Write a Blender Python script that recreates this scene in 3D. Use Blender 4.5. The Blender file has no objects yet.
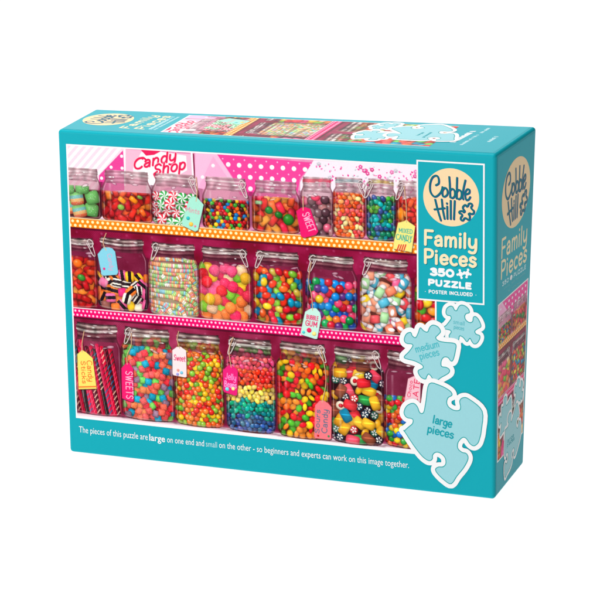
import bpy, bmesh, math
import numpy as np
from mathutils import Vector, Matrix
rng = np.random.default_rng(11)
SC = bpy.context.scene
S = 0.254                     # metres per unit: the carton is one unit (254 mm) tall

# ------------------------------------------------------------------ camera, world, lights, exposure
cam_d = bpy.data.cameras.new('camera'); cam = bpy.data.objects.new('camera', cam_d)
SC.collection.objects.link(cam); SC.camera = cam
cam.rotation_euler = (math.radians(74.24549654), math.radians(1.05912924), math.radians(19.90066364))
cam.location = (3.14051854*S, -6.48660131*S, 2.48929196*S)
cam_d.sensor_width = 36; cam_d.lens = 2508.724138/600*36
cam_d.clip_start = 0.01; cam_d.clip_end = 200

W = bpy.data.worlds.new('World'); SC.world = W; W.use_nodes = True
bg = W.node_tree.nodes['Background']
bg.inputs[0].default_value = (1, 1, 1, 1); bg.inputs[1].default_value = 0.015

def area(name, loc, target, sx, sy, power, col=(1, 1, 1)):
    d = bpy.data.lights.new(name, 'AREA'); d.shape = 'RECTANGLE'; d.size = sx; d.size_y = sy
    d.energy = power; d.color = col
    o = bpy.data.objects.new(name, d); SC.collection.objects.link(o); o.location = loc
    o.rotation_euler = (Vector(target)-Vector(loc)).to_track_quat('-Z', 'Y').to_euler()
    return o
area('front_softbox', (-0.45, -1.5, 0.55), (0.17, 0, 0.12), 1.0, 0.8, 16.5)
area('overhead_softbox', (-0.10, 0.10, 1.35), (0.17, 0.04, 0.25), 1.0, 0.8, 18)
area('back_softbox', (-1.05, 3.2, 1.25), (0.17, 0.04, 0.3), 2.4, 1.2, 17)

SC.view_settings.view_transform = 'Standard'; SC.view_settings.look = 'None'
SC.view_settings.exposure = 0; SC.view_settings.gamma = 1
SC.render.engine = 'CYCLES'
SC.cycles.max_bounces = 6

# ------------------------------------------------------------------ helpers
def lin(c):
    c = np.asarray(c, float)/255.0
    return np.where(c <= 0.04045, c/12.92, ((c+0.055)/1.055)**2.4)
INK = 0.93                    # paper white

def principled(name, rough=0.36, spec=0.05):
    m = bpy.data.materials.new(name); m.use_nodes = True
    n = m.node_tree.nodes; b = n['Principled BSDF']
    b.inputs['Roughness'].default_value = rough
    b.inputs['Specular IOR Level'].default_value = spec
    return m, b, n, m.node_tree.links

def flat(name, rgb, rough=0.36, spec=0.05, fleck=0.03):
    m, b, n, l = principled(name, rough, spec)
    c = lin(rgb)*INK
    tc = n.new('ShaderNodeTexCoord'); no = n.new('ShaderNodeTexNoise'); no.inputs['Scale'].default_value = 900
    l.new(tc.outputs['Object'], no.inputs['Vector'])
    mx = n.new('ShaderNodeMix'); mx.data_type = 'RGBA'
    mx.inputs[6].default_value = (*(c*(1-fleck)), 1); mx.inputs[7].default_value = (*np.minimum(c*(1+fleck), 0.95), 1)
    l.new(no.outputs['Fac'], mx.inputs[0]); l.new(mx.outputs[2], b.inputs['Base Color'])
    return m

def ink_material(name):
    m, b, n, l = principled(name)
    a = n.new('ShaderNodeVertexColor'); a.layer_name = 'ink'
    l.new(a.outputs['Color'], b.inputs['Base Color'])
    return m

def link(name, me, mat, parent=None):
    o = bpy.data.objects.new(name, me); SC.collection.objects.link(o)
    if mat: me.materials.append(mat)
    if parent: o.parent = parent
    return o

# ------------------------------------------------------------------ the carton's corners (units)
FTL, FTR, FBL, FBR = (0.0120, 0, 0.9972), (1.3334, 0, 0.9993), (0.0030, 0, 0.0036), (1.3325, 0, -0.0060)
BTL, BTR, BBR, BBL = (-0.0164, 0.3257, 0.9927), (1.3625, 0.3257, 1.0130), (1.3373, 0.2969, 0.0022), (0.0010, 0.2969, 0.0020)
TEAL = (21, 174, 188)

def homography(src, dst):
    A = []; b = []
    for (x, y), (u, v) in zip(src, dst):
        A += [[x, y, 1, 0, 0, 0, -u*x, -u*y], [0, 0, 0, x, y, 1, -v*x, -v*y]]; b += [u, v]
    return np.append(np.linalg.solve(np.array(A, float), np.array(b, float)), 1).reshape(3, 3)

CR = np.array(cam.rotation_euler.to_matrix()); CL = np.array(cam.location)/S
def measure(p):
    q = (p-CL) @ CR; return np.array([300+2508.724138*q[0]/-q[2], 300-2508.724138*q[1]/-q[2]])

class Face:
    """a face of the carton: (u, v) in units from its lower left corner; M() takes a measured mark to (u, v)"""
    def __init__(s, bl, br, tr, tl, w, h, marks):
        s.c = [np.array(p, float) for p in (bl, br, tr, tl)]; s.w = w; s.h = h
        s.H = homography(marks, [(0, 0), (w, 0), (w, h), (0, h)])
        n = np.cross(s.c[1]-s.c[0], s.c[3]-s.c[0]); s.n = n/np.linalg.norm(n)
    def pt(s, u, v):
        a = u/s.w; b = v/s.h; return (1-a)*(1-b)*s.c[0] + a*(1-b)*s.c[1] + a*b*s.c[2] + (1-a)*b*s.c[3]
    def M(s, x, y):
        q = s.H @ np.array([x, y, 1.0]); q = q[:2]/q[2]; t = np.array([x, y], float)
        for _ in range(4):                                # refine on the real, very slightly twisted card
            f0 = measure(s.pt(*q)); e = 1e-4
            J = np.stack([(measure(s.pt(q[0]+e, q[1]))-f0)/e, (measure(s.pt(q[0], q[1]+e))-f0)/e], 1)
            q = q + np.linalg.solve(J, t-f0)
        return q
    def MM(s, pts): return np.array([s.M(*p) for p in pts])
    def P(s, uv, layer=0):
        uv = np.atleast_2d(uv); a = (uv[:, 0]/s.w)[:, None]; b = (uv[:, 1]/s.h)[:, None]
        p = (1-a)*(1-b)*s.c[0] + a*(1-b)*s.c[1] + a*b*s.c[2] + (1-a)*b*s.c[3]
        return (p + s.n*(0.00035+0.00010*layer))*S
FRONT = Face(FBL, FBR, FTR, FTL, 1.325, 1.0, [(69.5, 452), (494.7, 500), (496, 154.4), (57.5, 129.5)])
SIDE = Face(FBR, BBR, BTR, FTR, 0.312, 1.0, [(494.7, 500), (523.5, 464), (535.5, 127.3), (496, 154.4)])
# the top reads from front to back: its u runs along the depth and its v (up) runs to the left
TOP = Face(FTR, BTR, BTL, FTL, 0.326, 1.325, [(496, 154.4), (535.5, 127.3), (95, 109), (57.5, 129.5)])

def mesh_from(verts, faces):
    me = bpy.data.meshes.new('m'); me.from_pydata([tuple(v) for v in verts], [], faces); me.update(); return me

def quad_mesh(face, uv, layer, n=24):
    (x0, y0), (x1, y1) = uv[0], uv[2]; X, Y = np.meshgrid(np.linspace(x0, x1, n+1), np.linspace(y0, y1, n+1))
    return mesh_from(face.P(np.stack([X.ravel(), Y.ravel()], 1), layer), [(j*(n+1)+i, j*(n+1)+i+1, (j+1)*(n+1)+i+1, (j+1)*(n+1)+i) for j in range(n) for i in range(n)])

# ------------------------------------------------------------------ outlines, strokes and marching squares
def smooth(p, n=6, closed=False):
    p = [np.array(q, float) for q in p]
    if len(p) < 3: return np.array(p)
    out = []; N = len(p); R = range(N) if closed else range(N-1)
    for i in R:
        a = p[(i-1) % N] if (closed or i) else p[0]; b = p[i]; c = p[(i+1) % N]
        d = p[(i+2) % N] if (closed or i+2 < N) else p[-1]
        for k in range(n):
            t = k/n
            out.append(0.5*((2*b) + (c-a)*t + (2*a-5*b+4*c-d)*t*t + (3*b-a-3*c+d)*t**3))
    if not closed: out.append(p[-1])
    return np.array(out)

def seg_dist(X, Y, a, b):
    dx, dy = b[0]-a[0], b[1]-a[1]; L = dx*dx+dy*dy+1e-18
    t = np.clip(((X-a[0])*dx+(Y-a[1])*dy)/L, 0, 1)
    return np.hypot(X-a[0]-t*dx, Y-a[1]-t*dy)

def grid_for(pts, pad, cell):
    lo = pts.min(0)-pad; hi = pts.max(0)+pad
    xs = np.arange(lo[0], hi[0]+cell, cell); ys = np.arange(lo[1], hi[1]+cell, cell)
    return xs, ys
def stroke_field(lines, xs, ys, reach):
    F = np.full((len(ys), len(xs)), reach); cell = xs[1]-xs[0]
    for ln in lines:
        if len(ln) == 1: ln = np.vstack([ln, ln])
        for a, b in zip(ln[:-1], ln[1:]):
            i0 = max(0, int((min(a[0], b[0])-reach-xs[0])/cell)); i1 = min(len(xs), int((max(a[0], b[0])+reach-xs[0])/cell)+2)
            j0 = max(0, int((min(a[1], b[1])-reach-ys[0])/cell)); j1 = min(len(ys), int((max(a[1], b[1])+reach-ys[0])/cell)+2)
            X, Y = np.meshgrid(xs[i0:i1], ys[j0:j1])
            if X.size: F[j0:j1, i0:i1] = np.minimum(F[j0:j1, i0:i1], seg_dist(X, Y, a, b))
    return F
def inside(poly, X, Y):
    r = np.zeros(X.shape, bool)
    for (x0, y0), (x1, y1) in zip(poly, np.roll(poly, -1, 0)):
        c = ((y0 > Y) != (y1 > Y))
        r ^= c & (X < (x1-x0)*(Y-y0)/((y1-y0) if y1 != y0 else 1e-12)+x0)
    return r
def poly_field(poly, xs, ys):
    X, Y = np.meshgrid(xs, ys); F = np.full(X.shape, 9.0)
    for a, b in zip(poly, np.roll(poly, -1, 0)): F = np.minimum(F, seg_dist(X, Y, a, b))
    return np.where(inside(poly, X, Y), -F, F)

def contour(F, xs, ys, level):
    """faces covering F < level"""
    G = F-level; V = []; idx = {}; faces = []
    def vert(k, x, y):
        if k not in idx: idx[k] = len(V); V.append((x, y))
        return idx[k]
    ins = G < 0
    act = ins[:-1, :-1] | ins[1:, :-1] | ins[:-1, 1:] | ins[1:, 1:]
    for j, i in zip(*np.nonzero(act)):
        cs = [(j, i), (j, i+1), (j+1, i+1), (j+1, i)]; f = []
        for q in range(4):
            a = cs[q]; b = cs[(q+1) % 4]; ga, gb = G[a], G[b]
            if ga < 0: f.append(vert(a, xs[a[1]], ys[a[0]]))
            if (ga < 0) != (gb < 0):
                t = ga/(ga-gb); k = (a, b) if a < b else (b, a)
                f.append(vert(k, xs[a[1]]+(xs[b[1]]-xs[a[1]])*t, ys[a[0]]+(ys[b[0]]-ys[a[0]])*t))
        if len(set(f)) >= 3: faces.append(tuple(dict.fromkeys(f)))
    return np.array(V), faces

def contour_obj(name, face, F, xs, ys, level, layer, mat, parent):
    V, f = contour(F, xs, ys, level)
    return link(name, mesh_from(face.P(V, layer), f), mat, parent)

# ------------------------------------------------------------------ hand-drawn stroke letters (x-height .66, cap 1)
def arc(cx, cy, rx, ry, a0, a1, n=14):
    t = np.radians(np.linspace(a0, a1, n)); return np.stack([cx+rx*np.cos(t), cy+ry*np.sin(t)], 1)
def L(*p): return np.array(p, float)
def Sm(*p): return smooth(p)
GL = {
 'a': (.56, [Sm((.05,.54),(.2,.66),(.36,.6),(.41,.42),(.41,.2),(.42,0)), Sm((.41,.37),(.22,.36),(.05,.28),(.04,.1),(.17,.0),(.33,.05),(.41,.2))]),
 'b': (.54, [L((0,1),(0,.02)), arc(.21,.32,.21,.32,180,-180,22)]),
 'c': (.48, [arc(.24,.33,.24,.33,50,310,18)]),
 'd': (.54, [L((.42,1),(.42,0)), arc(.21,.32,.21,.32,0,360,22)]),
 'e': (.52, [Sm((.03,.34),(.43,.36),(.4,.56),(.24,.67),(.06,.56),(.0,.33),(.07,.08),(.24,0),(.42,.1))]),
 'f': (.36, [Sm((.36,.96),(.2,1),(.12,.82),(.12,0)), L((0,.62),(.3,.62))]),
 'g': (.54, [arc(.21,.34,.21,.31,0,360,22), Sm((.42,.64),(.42,-.1),(.3,-.32),(.04,-.26))]),
 'h': (.52, [L((0,1),(0,0)), Sm((0,.42),(.12,.62),(.28,.64),(.38,.5),(.39,0))]),
 'i': (.16, [L((0,.64),(0,0)), L((0,.92),(0,.93))]),
 'l': (.16, [L((0,1),(0,0))]),
 'k': (.46, [L((0,1),(0,0)), L((.36,.62),(.02,.26)), L((.14,.38),(.38,0))]),
 'm': (.8, [L((0,.64),(0,0)), Sm((0,.42),(.1,.6),(.22,.65),(.31,.55),(.32,.3),(.32,0)), Sm((.32,.42),(.42,.6),(.54,.65),(.63,.55),(.65,.3),(.65,0))]),
 'n': (.52, [L((0,.64),(0,0)), Sm((0,.42),(.12,.62),(.28,.64),(.38,.5),(.39,.3),(.39,0))]),
 'o': (.56, [arc(.23,.33,.23,.33,0,360,22)]),
 'p': (.54, [L((0,.64),(0,-.34)), arc(.21,.33,.21,.32,180,-180,22)]),
 'r': (.36, [L((0,.64),(0,0)), Sm((0,.4),(.1,.6),(.3,.64))]),
 's': (.46, [Sm((.37,.56),(.2,.67),(.04,.55),(.1,.38),(.3,.3),(.38,.14),(.2,-.01),(.0,.09))]),
 't': (.38, [L((.13,.9),(.13,.1),(.3,.0)), L((0,.63),(.3,.63))]),
 'u': (.52, [Sm((0,.64),(.0,.2),(.1,.02),(.28,.02),(.39,.22)), L((.39,.64),(.39,0))]),
 'w': (.7, [L((0,.64),(.14,0),(.28,.5),(.42,0),(.56,.64))]),
 'x': (.46, [L((0,.64),(.36,0)), L((.36,.64),(0,0))]),
 'y': (.54, [Sm((0,.64),(.0,.25),(.12,.06),(.3,.1),(.41,.3)), Sm((.42,.64),(.42,.0),(.34,-.28),(.14,-.33),(.0,-.26))]),
 'A': (.72, [L((0,0),(.29,1),(.58,0)), L((.1,.33),(.48,.33))]),
 'B': (.66, [L((0,1),(0,0)), Sm((0,1),(.34,.98),(.44,.77),(.32,.55),(0,.54)), Sm((0,.54),(.38,.5),(.48,.26),(.34,.02),(0,0))]),
 'C': (.66, [arc(.36,.5,.36,.5,48,312,20)]),
 'D': (.7, [L((0,1),(0,0)), Sm((0,1),(.28,1),(.5,.8),(.54,.5),(.5,.2),(.28,0),(0,0))]),
 'E': (.56, [L((.42,1),(0,1),(0,0),(.42,0)), L((0,.52),(.36,.52))]),
 'F': (.5, [L((.46,1),(0,1),(0,0)), L((0,.52),(.38,.52))]),
 'G': (.7, [Sm((.58,.82),(.38,1),(.1,.88),(0,.5),(.1,.12),(.38,0),(.58,.14),(.58,.46)), L((.58,.46),(.34,.46))]),
 'H': (.68, [L((0,1),(0,0)), L((.5,1),(.5,0)), L((0,.52),(.5,.52))]),
 'I': (.18, [L((0,1),(0,0))]),
 'J': (.56, [Sm((.4,1),(.4,.3),(.32,.04),(.15,0),(0,.16))]),
 'L': (.52, [L((0,1),(0,0),(.4,0))]),
 'M': (.82, [L((0,0),(0,1),(.32,.3),(.64,1),(.64,0))]),
 'N': (.7, [L((0,0),(0,1),(.52,0),(.52,1))]),
 'O': (.8, [arc(.34,.5,.34,.5,0,360,28)]),
 'P': (.6, [L((0,0),(0,1)), Sm((0,1),(.28,1),(.46,.9),(.48,.7),(.4,.5),(.22,.44),(0,.44))]),
 'R': (.64, [L((0,0),(0,1)), Sm((0,1),(.3,1),(.46,.87),(.44,.64),(.28,.5),(0,.5)), L((.24,.5),(.48,0))]),
 'S': (.6, [Sm((.47,.84),(.28,1),(.04,.86),(.1,.6),(.38,.46),(.48,.22),(.28,0),(.0,.14))]),
 'T': (.6, [L((0,1),(.5,1)), L((.25,1),(.25,0))]),
 'U': (.68, [Sm((0,1),(0,.6),(.04,.15),(.25,0),(.46,.15),(.5,.6),(.5,1))]),
 'W': (.9, [L((0,1),(.2,0),(.38,.8),(.56,0),(.76,1))]),
 'X': (.62, [L((0,1),(.48,0)), L((.48,1),(0,0))]),
 'Y': (.6, [L((0,1),(.25,.5),(.5,1)), L((.25,.5),(.25,0))]),
 'Z': (.64, [L((.02,1),(.5,1),(0,0),(.52,0))]),
 '0': (.74, [arc(.31,.5,.31,.5,0,360,26)]),
 '3': (.62, [Sm((.02,.88),(.25,1),(.44,.88),(.42,.64),(.2,.54)), Sm((.2,.54),(.46,.44),(.5,.18),(.28,0),(0,.1))]),
 '5': (.62, [L((.44,1),(.06,1),(.03,.56)), Sm((.03,.56),(.26,.64),(.48,.5),(.48,.18),(.26,0),(0,.1))]),
 '.': (.2, [L((0,0),(0,.01))]), '-': (.4, [L((0,.35),(.26,.35))]), "'": (.1, []), ' ': (.36, []),
 '*': (.4, [L((.1,.42),(.1,.43))]),
}
def letters(text, track=0.0):
    x = 0; out = []
    for ch in text:
        w, st = GL[ch]
        out += [s+np.array([x, 0]) for s in st]; x += w+.12+track
    m = max(l[:, 0].max() for l in out)
    return out, m
def word(face, text, a, b, top, slant=0.0, track=0.0, marks=True):
    """strokes of text on the face with the baseline a-b and the cap height reaching the mark top"""
    if marks: a, b, top = face.M(*a), face.M(*b), face.M(*top)
    a, b, top = map(np.array, (a, b, top))
    ls, m = letters(text, track); ex = (b-a)/m
    d = (b-a)/np.linalg.norm(b-a); ey = (top-a) - d*np.dot(top-a, d)
    if slant: ey = ey + d*slant*np.linalg.norm(ey)
    return [a + l[:, :1]*ex + l[:, 1:]*ey for l in ls]
def strokes_obj(name, face, lines, hw, layer, mat, parent, cell=0.0009):
    allp = np.vstack(lines); xs, ys = grid_for(allp, hw*1.6, cell)
    F = stroke_field(lines, xs, ys, hw*1.6+2*cell)
    return contour_obj(name, face, F, xs, ys, hw, layer, mat, parent)

def font_obj(name, face, text, a, b, top, layer, mat, parent, bold=0.0, ref=None):
    """sans text converted to a flat mesh, squeezed between the marks a and b"""
    cu = bpy.data.curves.new('t', 'FONT'); cu.body = text; cu.offset = bold; cu.resolution_u = 3
    o = bpy.data.objects.new('t', cu); SC.collection.objects.link(o)
    bpy.context.view_layer.update()
    me = bpy.data.meshes.new_from_object(o.evaluated_get(bpy.context.evaluated_depsgraph_get()))
    bpy.data.objects.remove(o); bpy.data.curves.remove(cu)
    v = np.array([q.co[:2] for q in me.vertices])
    a, b, top = face.M(*a), face.M(*b), face.M(*top)
    d = (b-a)/np.linalg.norm(b-a); ey = (top-a)-d*np.dot(top-a, d)
    x = (v[:, 0]-v[:, 0].min())/(v[:, 0].max()-v[:, 0].min()); y = v[:, 1]/0.70
    P = face.P(a + x[:, None]*(b-a) + y[:, None]*ey, layer)
    for q, p in zip(me.vertices, P): q.co = p
    me.name = name
    return link(name, me, mat, parent)

# ------------------------------------------------------------------ the setting: a white ground with an added glow
gm, gb, gn, gl = principled('white_added_glow', 0.5, 0.1)
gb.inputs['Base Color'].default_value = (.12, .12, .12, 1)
gb.inputs['Emission Color'].default_value = (1, 1, 1, 1); gb.inputs['Emission Strength'].default_value = 0.99  # glow added to keep the ground white and wash out the contact shadow
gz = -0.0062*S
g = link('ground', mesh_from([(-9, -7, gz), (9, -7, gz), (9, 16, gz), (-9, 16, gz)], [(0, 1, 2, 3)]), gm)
g['kind'] = 'structure'; g['label'] = 'pure white surface, kept shadowless by an added glow, under and behind the carton'

# ------------------------------------------------------------------ the carton
root = bpy.data.objects.new('puzzle_box', None); SC.collection.objects.link(root)
root.empty_display_size = 0.02
root['label'] = 'teal jigsaw puzzle box with candy jar picture standing upright on white'
root['category'] = 'puzzle box'
bm = bmesh.new()
vs = [bm.verts.new(Vector(p)*S) for p in (FBL, FBR, FTR, FTL, BBL, BBR, BTR, BTL)]
for f in ((0, 1, 2, 3), (1, 5, 6, 2), (3, 2, 6, 7), (5, 4, 7, 6), (4, 0, 3, 7), (4, 5, 1, 0)): bm.faces.new([vs[i] for i in f])
bmesh.ops.recalc_face_normals(bm, faces=bm.faces)
rim = list(bm.edges); N = 24
bmesh.ops.subdivide_edges(bm, edges=rim, cuts=N-1, use_grid_fill=True)
bm.normal_update()
rim = [e for e in bm.edges if len(e.link_faces) == 2 and e.calc_face_angle() > 0.7]
bmesh.ops.bevel(bm, geom=rim, offset=0.0105*S, segments=5, profile=0.5, affect='EDGES')
me = bpy.data.meshes.new('carton'); bm.to_mesh(me); bm.free()
for p in me.polygons: p.use_smooth = True
carton_m = flat('teal_card', TEAL, 0.36, 0.05, 0.015)
n = carton_m.node_tree.nodes; l = carton_m.node_tree.links
no = n.new('ShaderNodeTexNoise'); no.inputs['Scale'].default_value = 45; no.inputs['Detail'].default_value = 3
tc = n.new('ShaderNodeTexCoord'); l.new(tc.outputs['Object'], no.inputs['Vector'])
bu = n.new('ShaderNodeBump'); bu.inputs['Strength'].default_value = 0.06; bu.inputs['Distance'].default_value = 0.002
l.new(no.outputs['Fac'], bu.inputs['Height']); l.new(bu.outputs['Normal'], n['Principled BSDF'].inputs['Normal'])
carton = link('carton', me, carton_m, root)
wn = carton.modifiers.new('weighted_normal', 'WEIGHTED_NORMAL'); wn.weight = 100; wn.keep_sharp = False

# ------------------------------------------------------------------ painting the printed picture
K = 900.0
PT = [FRONT.M(67.3, 145.2), FRONT.M(435, 168), FRONT.M(415, 451.2), FRONT.M(77, 416)]
U0, V1 = PT[0][0], FRONT.M(67.3, 145.2)[1]
U1 = FRONT.M(435.3, 320)[0]; V0 = PT[3][1]
CW, CH = int((U1-U0)*K), int((V1-V0)*K)
img = np.zeros((CH, CW, 3)); ids = np.zeros((CH, CW), int)
def C(x, y):
    u, v = FRONT.M(x, y); return np.array([(u-U0)*K, (V1-v)*K])
YY, XX = np.mgrid[0:CH, 0:CW].astype(float)
PX = K/335.0                                           # canvas cells per mark unit
def win(x0, y0, x1, y1):
    return slice(max(0, int(y0)), max(0, min(CH, int(y1)+2))), slice(max(0, int(x0)), max(0, min(CW, int(x1)+2)))
def put(w, col, al, mask=None):
    if mask is not None: al = al*mask[w]
    al = al[..., None]; img[w] = img[w]*(1-al)+np.asarray(col)*al
def fill_poly(pts, col, alpha=1.0, mask=None, idn=None, soft=1.0):
    pts = np.array(pts, float); w = win(*(pts.min(0)-2), *(pts.max(0)+2)); X, Y = XX[w], YY[w]
    if not X.size: return
    F = np.full(X.shape, 9.0)
    for a, b in zip(pts, np.roll(pts, -1, 0)): F = np.minimum(F, seg_dist(X, Y, a, b))
    i = inside(pts, X, Y); al = np.clip(np.where(i, F, -F)/soft+.5, 0, 1)*alpha
    if callable(col): col = col(X, Y)
    put(w, col, al, mask)
    if idn: ids[w][al > .5] = idn
def line(pts, col, wd, alpha=1.0, mask=None, idn=None):
    pts = np.array(pts, float); w = win(*(pts.min(0)-wd-2), *(pts.max(0)+wd+2)); X, Y = XX[w], YY[w]
    if not X.size: return
    F = np.full(X.shape, 99.0)
    for a, b in zip(pts[:-1], pts[1:]): F = np.minimum(F, seg_dist(X, Y, a, b))
    al = np.clip(wd/2-F+.5, 0, 1)*alpha; put(w, col, al, mask)
    if idn: ids[w][al > .6] = idn
def blob(cx, cy, rx, ry, ang, col, mask=None, kind='ball', gloss=.6, col2=None, alpha=1.0, rim=.42, grain=0):
    r = max(rx, ry)+2; w = win(cx-r, cy-r, cx+r, cy+r); X, Y = XX[w]-cx, YY[w]-cy
    if not X.size: return
    c, s = math.cos(ang), math.sin(ang); x = (X*c+Y*s)/rx; y = (-X*s+Y*c)/ry
    if kind in ('cube', 'rect', 'layers', 'sand', 'stripe'): d = (np.abs(x)**4.5+np.abs(y)**4.5)**(1/4.5)
    elif kind == 'drop': d = (np.abs(x*(1+.14*(-y)))**2.5+np.abs(y)**2.5)**(1/2.5)
    else: d = np.hypot(x, y)
    al = np.clip((1-d)*min(rx, ry)+.5, 0, 1)*alpha
    base = np.broadcast_to(np.asarray(col, float), X.shape+(3,)).copy()
    if kind == 'mint':
        t = np.arctan2(y, x)*6+d*3.2; m = (np.sin(t) > -0.15)[..., None]; base = np.where(m, base, (245, 240, 238))
    elif kind == 'stripe':
        m = (np.abs(y*1.6+.5) % 1 < .5)[..., None]; base = np.where(m, base, col2)
    elif kind == 'sand':
        m = (np.abs(y) < .38)[..., None]; base = np.where(m, base, col2)
    elif kind == 'flower':
        t = np.cos(np.arctan2(y, x)*5); m = ((d < .72) & (t > -.1) & (d > .2))[..., None]; base = np.where(m, col2, base)
    elif kind == 'layers':
        q = np.clip(((y+1)*2).astype(int), 0, 3)[..., None]; base = np.select([q == 0, q == 1, q == 2], [np.array((120, 185, 110)), np.array((110, 165, 160)), np.array((215, 165, 110))], np.array((220, 110, 80)))
    lx = X/max(rx, ry); ly = Y/max(rx, ry)
    sh = 1.08 - rim*np.clip(d, 0, 1.2)**3 - .16*ly - .07*lx
    base = base*sh[..., None]
    if grain: base = base+rng.normal(0, grain, X.shape)[..., None]
    if gloss:
        h = np.exp(-(((lx+.3)/.24)**2+((ly+.36)/.2)**2))*gloss
        base = base*(1-h[..., None])+255*h[..., None]
    put(w, np.clip(base, 0, 255), al, mask)
def drop_shadow(cx, cy, r, mask, a=.34):
    w = win(cx-2*r, cy-2*r, cx+2*r, cy+2*r); X, Y = XX[w]-cx, YY[w]-cy
    if X.size: put(w, (40, 10, 15), a*np.clip(1.25-np.hypot(X, Y)/r, 0, 1), mask)

# --- walls behind the shelves
or_t = [C(71, 218), C(417, 244.5)]; pk_t = [C(75, 308), C(403, 336.5)]
def yl(p, X): return p[0][1]+(p[1][1]-p[0][1])*(X-p[0][0])/(p[1][0]-p[0][0])
YO = yl(or_t, XX); YK = yl(pk_t, XX)
orh = C(71, 226.8)[1]-or_t[0][1]; pkh = C(75, 316.3)[1]-pk_t[0][1]
row = np.where(YY < YO, 1, np.where(YY < YK, 2, 3))
nz = rng.random((CH//14+3, CW//14+3, 3))
def up(nzx, sc):
    yi = YY/sc; xi = XX/sc; a = yi.astype(int); b = xi.astype(int); fy = (yi-a)[..., None]; fx = (xi-b)[..., None]
    return (nzx[a, b]*(1-fy)*(1-fx)+nzx[a+1, b]*fy*(1-fx)+nzx[a, b+1]*(1-fy)*fx+nzx[a+1, b+1]*fy*fx)
N1 = up(nz, 14); N2 = up(rng.random((CH//40+3, CW//40+3, 3)), 40)
img[:] = np.where((row == 1)[..., None], np.array((226, 150, 185)), np.where((row == 2)[..., None], np.array((142, 24, 68)), np.array((146, 46, 80))))
img += (N1[..., :1]-.5)*22 + (N2[..., :1]-.5)*44*(row > 1)[..., None]
# faint dots of the dark wallpaper
gx, gy = XX % 36, (YY+((XX//36) % 2)*18) % 36
dd = np.clip((4.4-np.hypot(gx-18, gy-18))/2, 0, 1)*np.clip(.2+.5*(N2[..., 1]-.2), .12, .55)*(row > 1)
img[:] = img*(1-dd[..., None])+np.array((190, 110, 140))*dd[..., None]
# woven look on the left
wv = ((XX.astype(int)//3+YY.astype(int)//3) % 2)*(row > 1)*(XX < 150)
img *= (1-.10*wv)[..., None]
# pale diagonal stripes, far left
m1 = (row == 1) & (XX < C(125, 160)[0]); st = ((XX+YY*.9) % 22 < 11)
img[m1 & st] = (248, 215, 226); img[m1 & ~st] = (253, 243, 246)
# magenta triangle with dots
fill_poly([C(99, 175), C(123, 150), C(125, 190), C(98, 192)], (226, 82, 155))
for p in ((121.5, 156), (111, 167), (122, 168), (101.5, 178), (101.5, 189)): blob(*C(*p), 4.4, 4.4, 0, (252, 244, 250), gloss=0, rim=.05)
# sign
fill_poly([C(125, 149), C(192, 154), C(194, 180), C(124, 200)], (250, 188, 208))
fill_poly([C(133, 168), C(141, 152), C(158, 151), C(186, 155.5), C(187, 170), C(170, 180), C(155, 184), C(152, 200), C(146, 200), C(146, 177), C(133, 178)], (252, 240, 242))
fill_poly([C(141, 150), C(146, 155.5), C(154, 154.6), C(160, 151.5), C(160, 149), C(141, 148)], (222, 50, 100))
line([C(124.6, 148), C(124.8, 185)], (250, 240, 244), 5)
line([C(191.5, 152), C(193, 180)], (250, 235, 240), 5); line([C(193.2, 154), C(194.6, 177)], (120, 22, 60), 3.2)
def raster_word(text, a, b, top, col, wd, slant=0, mask=None, track=0, alpha=1):
    for s in word(FRONT, text, a, b, top, slant, track):
        q = np.stack([(s[:, 0]-U0)*K, (V1-s[:, 1])*K], 1); line(q, col, wd, alpha, mask)
for t_, a_, b_, tp in (('Candy', (134, 169.5), (175, 160), (133, 159.5)), ('Shop', (154, 175.5), (184.5, 168.8), (153.5, 165))):
    raster_word(t_, a_, b_, tp, (252, 205, 215), 7.6, .42); raster_word(t_, a_, b_, tp, (222, 42, 92), 5.2, .42)
line(smooth([C(135, 162), C(138, 159), C(143, 157.5), C(146, 160)], 5), (222, 42, 92), 5.5); line(smooth([C(155.5, 177.5), C(154, 174), C(157, 171.5)], 5), (222, 42, 92), 5)
# bunting: pale triangle, polka triangle, floral
fill_poly([C(195, 152), C(217, 154), C(240, 190), C(195, 195)], (248, 190, 216))
fill_poly([C(197, 190), C(213, 156), C(232, 184), C(228, 200), C(200, 200)], (250, 176, 208))
for p in ((213, 165.5), (202.5, 177)): blob(*C(*p), 5, 5, 0, (253, 235, 244), gloss=0, rim=.05)
bt = [C(217, 154), C(313.5, 162.5), C(300, 178), C(296, 200), C(240, 195), C(232, 176)]
fill_poly(bt, (234, 84, 158))
Xb = C(239, 165); stp = (C(316, 170)-Xb)/7
for j in range(4):
    for i in range(-3, 9):
        p = Xb+stp*(i+(.0 if j % 2 == 0 else .0))+np.array([0, j*30.]) 
        msk = np.zeros((CH, CW)); 
        q = np.array(bt)
        if inside(q, np.array([p[0]]), np.array([p[1]]))[0]: blob(p[0], p[1], 6.2, 6.2, 0, (253, 246, 251), gloss=0, rim=.04)
        p2 = p+np.array([stp[0]/2, -14.])
        if inside(q, np.array([p2[0]]), np.array([p2[1]]))[0]: blob(p2[0], p2[1], 2.2, 2.2, 0, (248, 170, 205), gloss=0, rim=.04)
fill_poly([C(313.5, 162), C(300, 180), C(300, 200), C(322, 200), C(318, 175)], (248, 170, 204))
fill_poly([C(313.5, 160), C(436, 166), C(436, 215), C(300, 200), C(300, 182)], (250, 232, 240))
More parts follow.
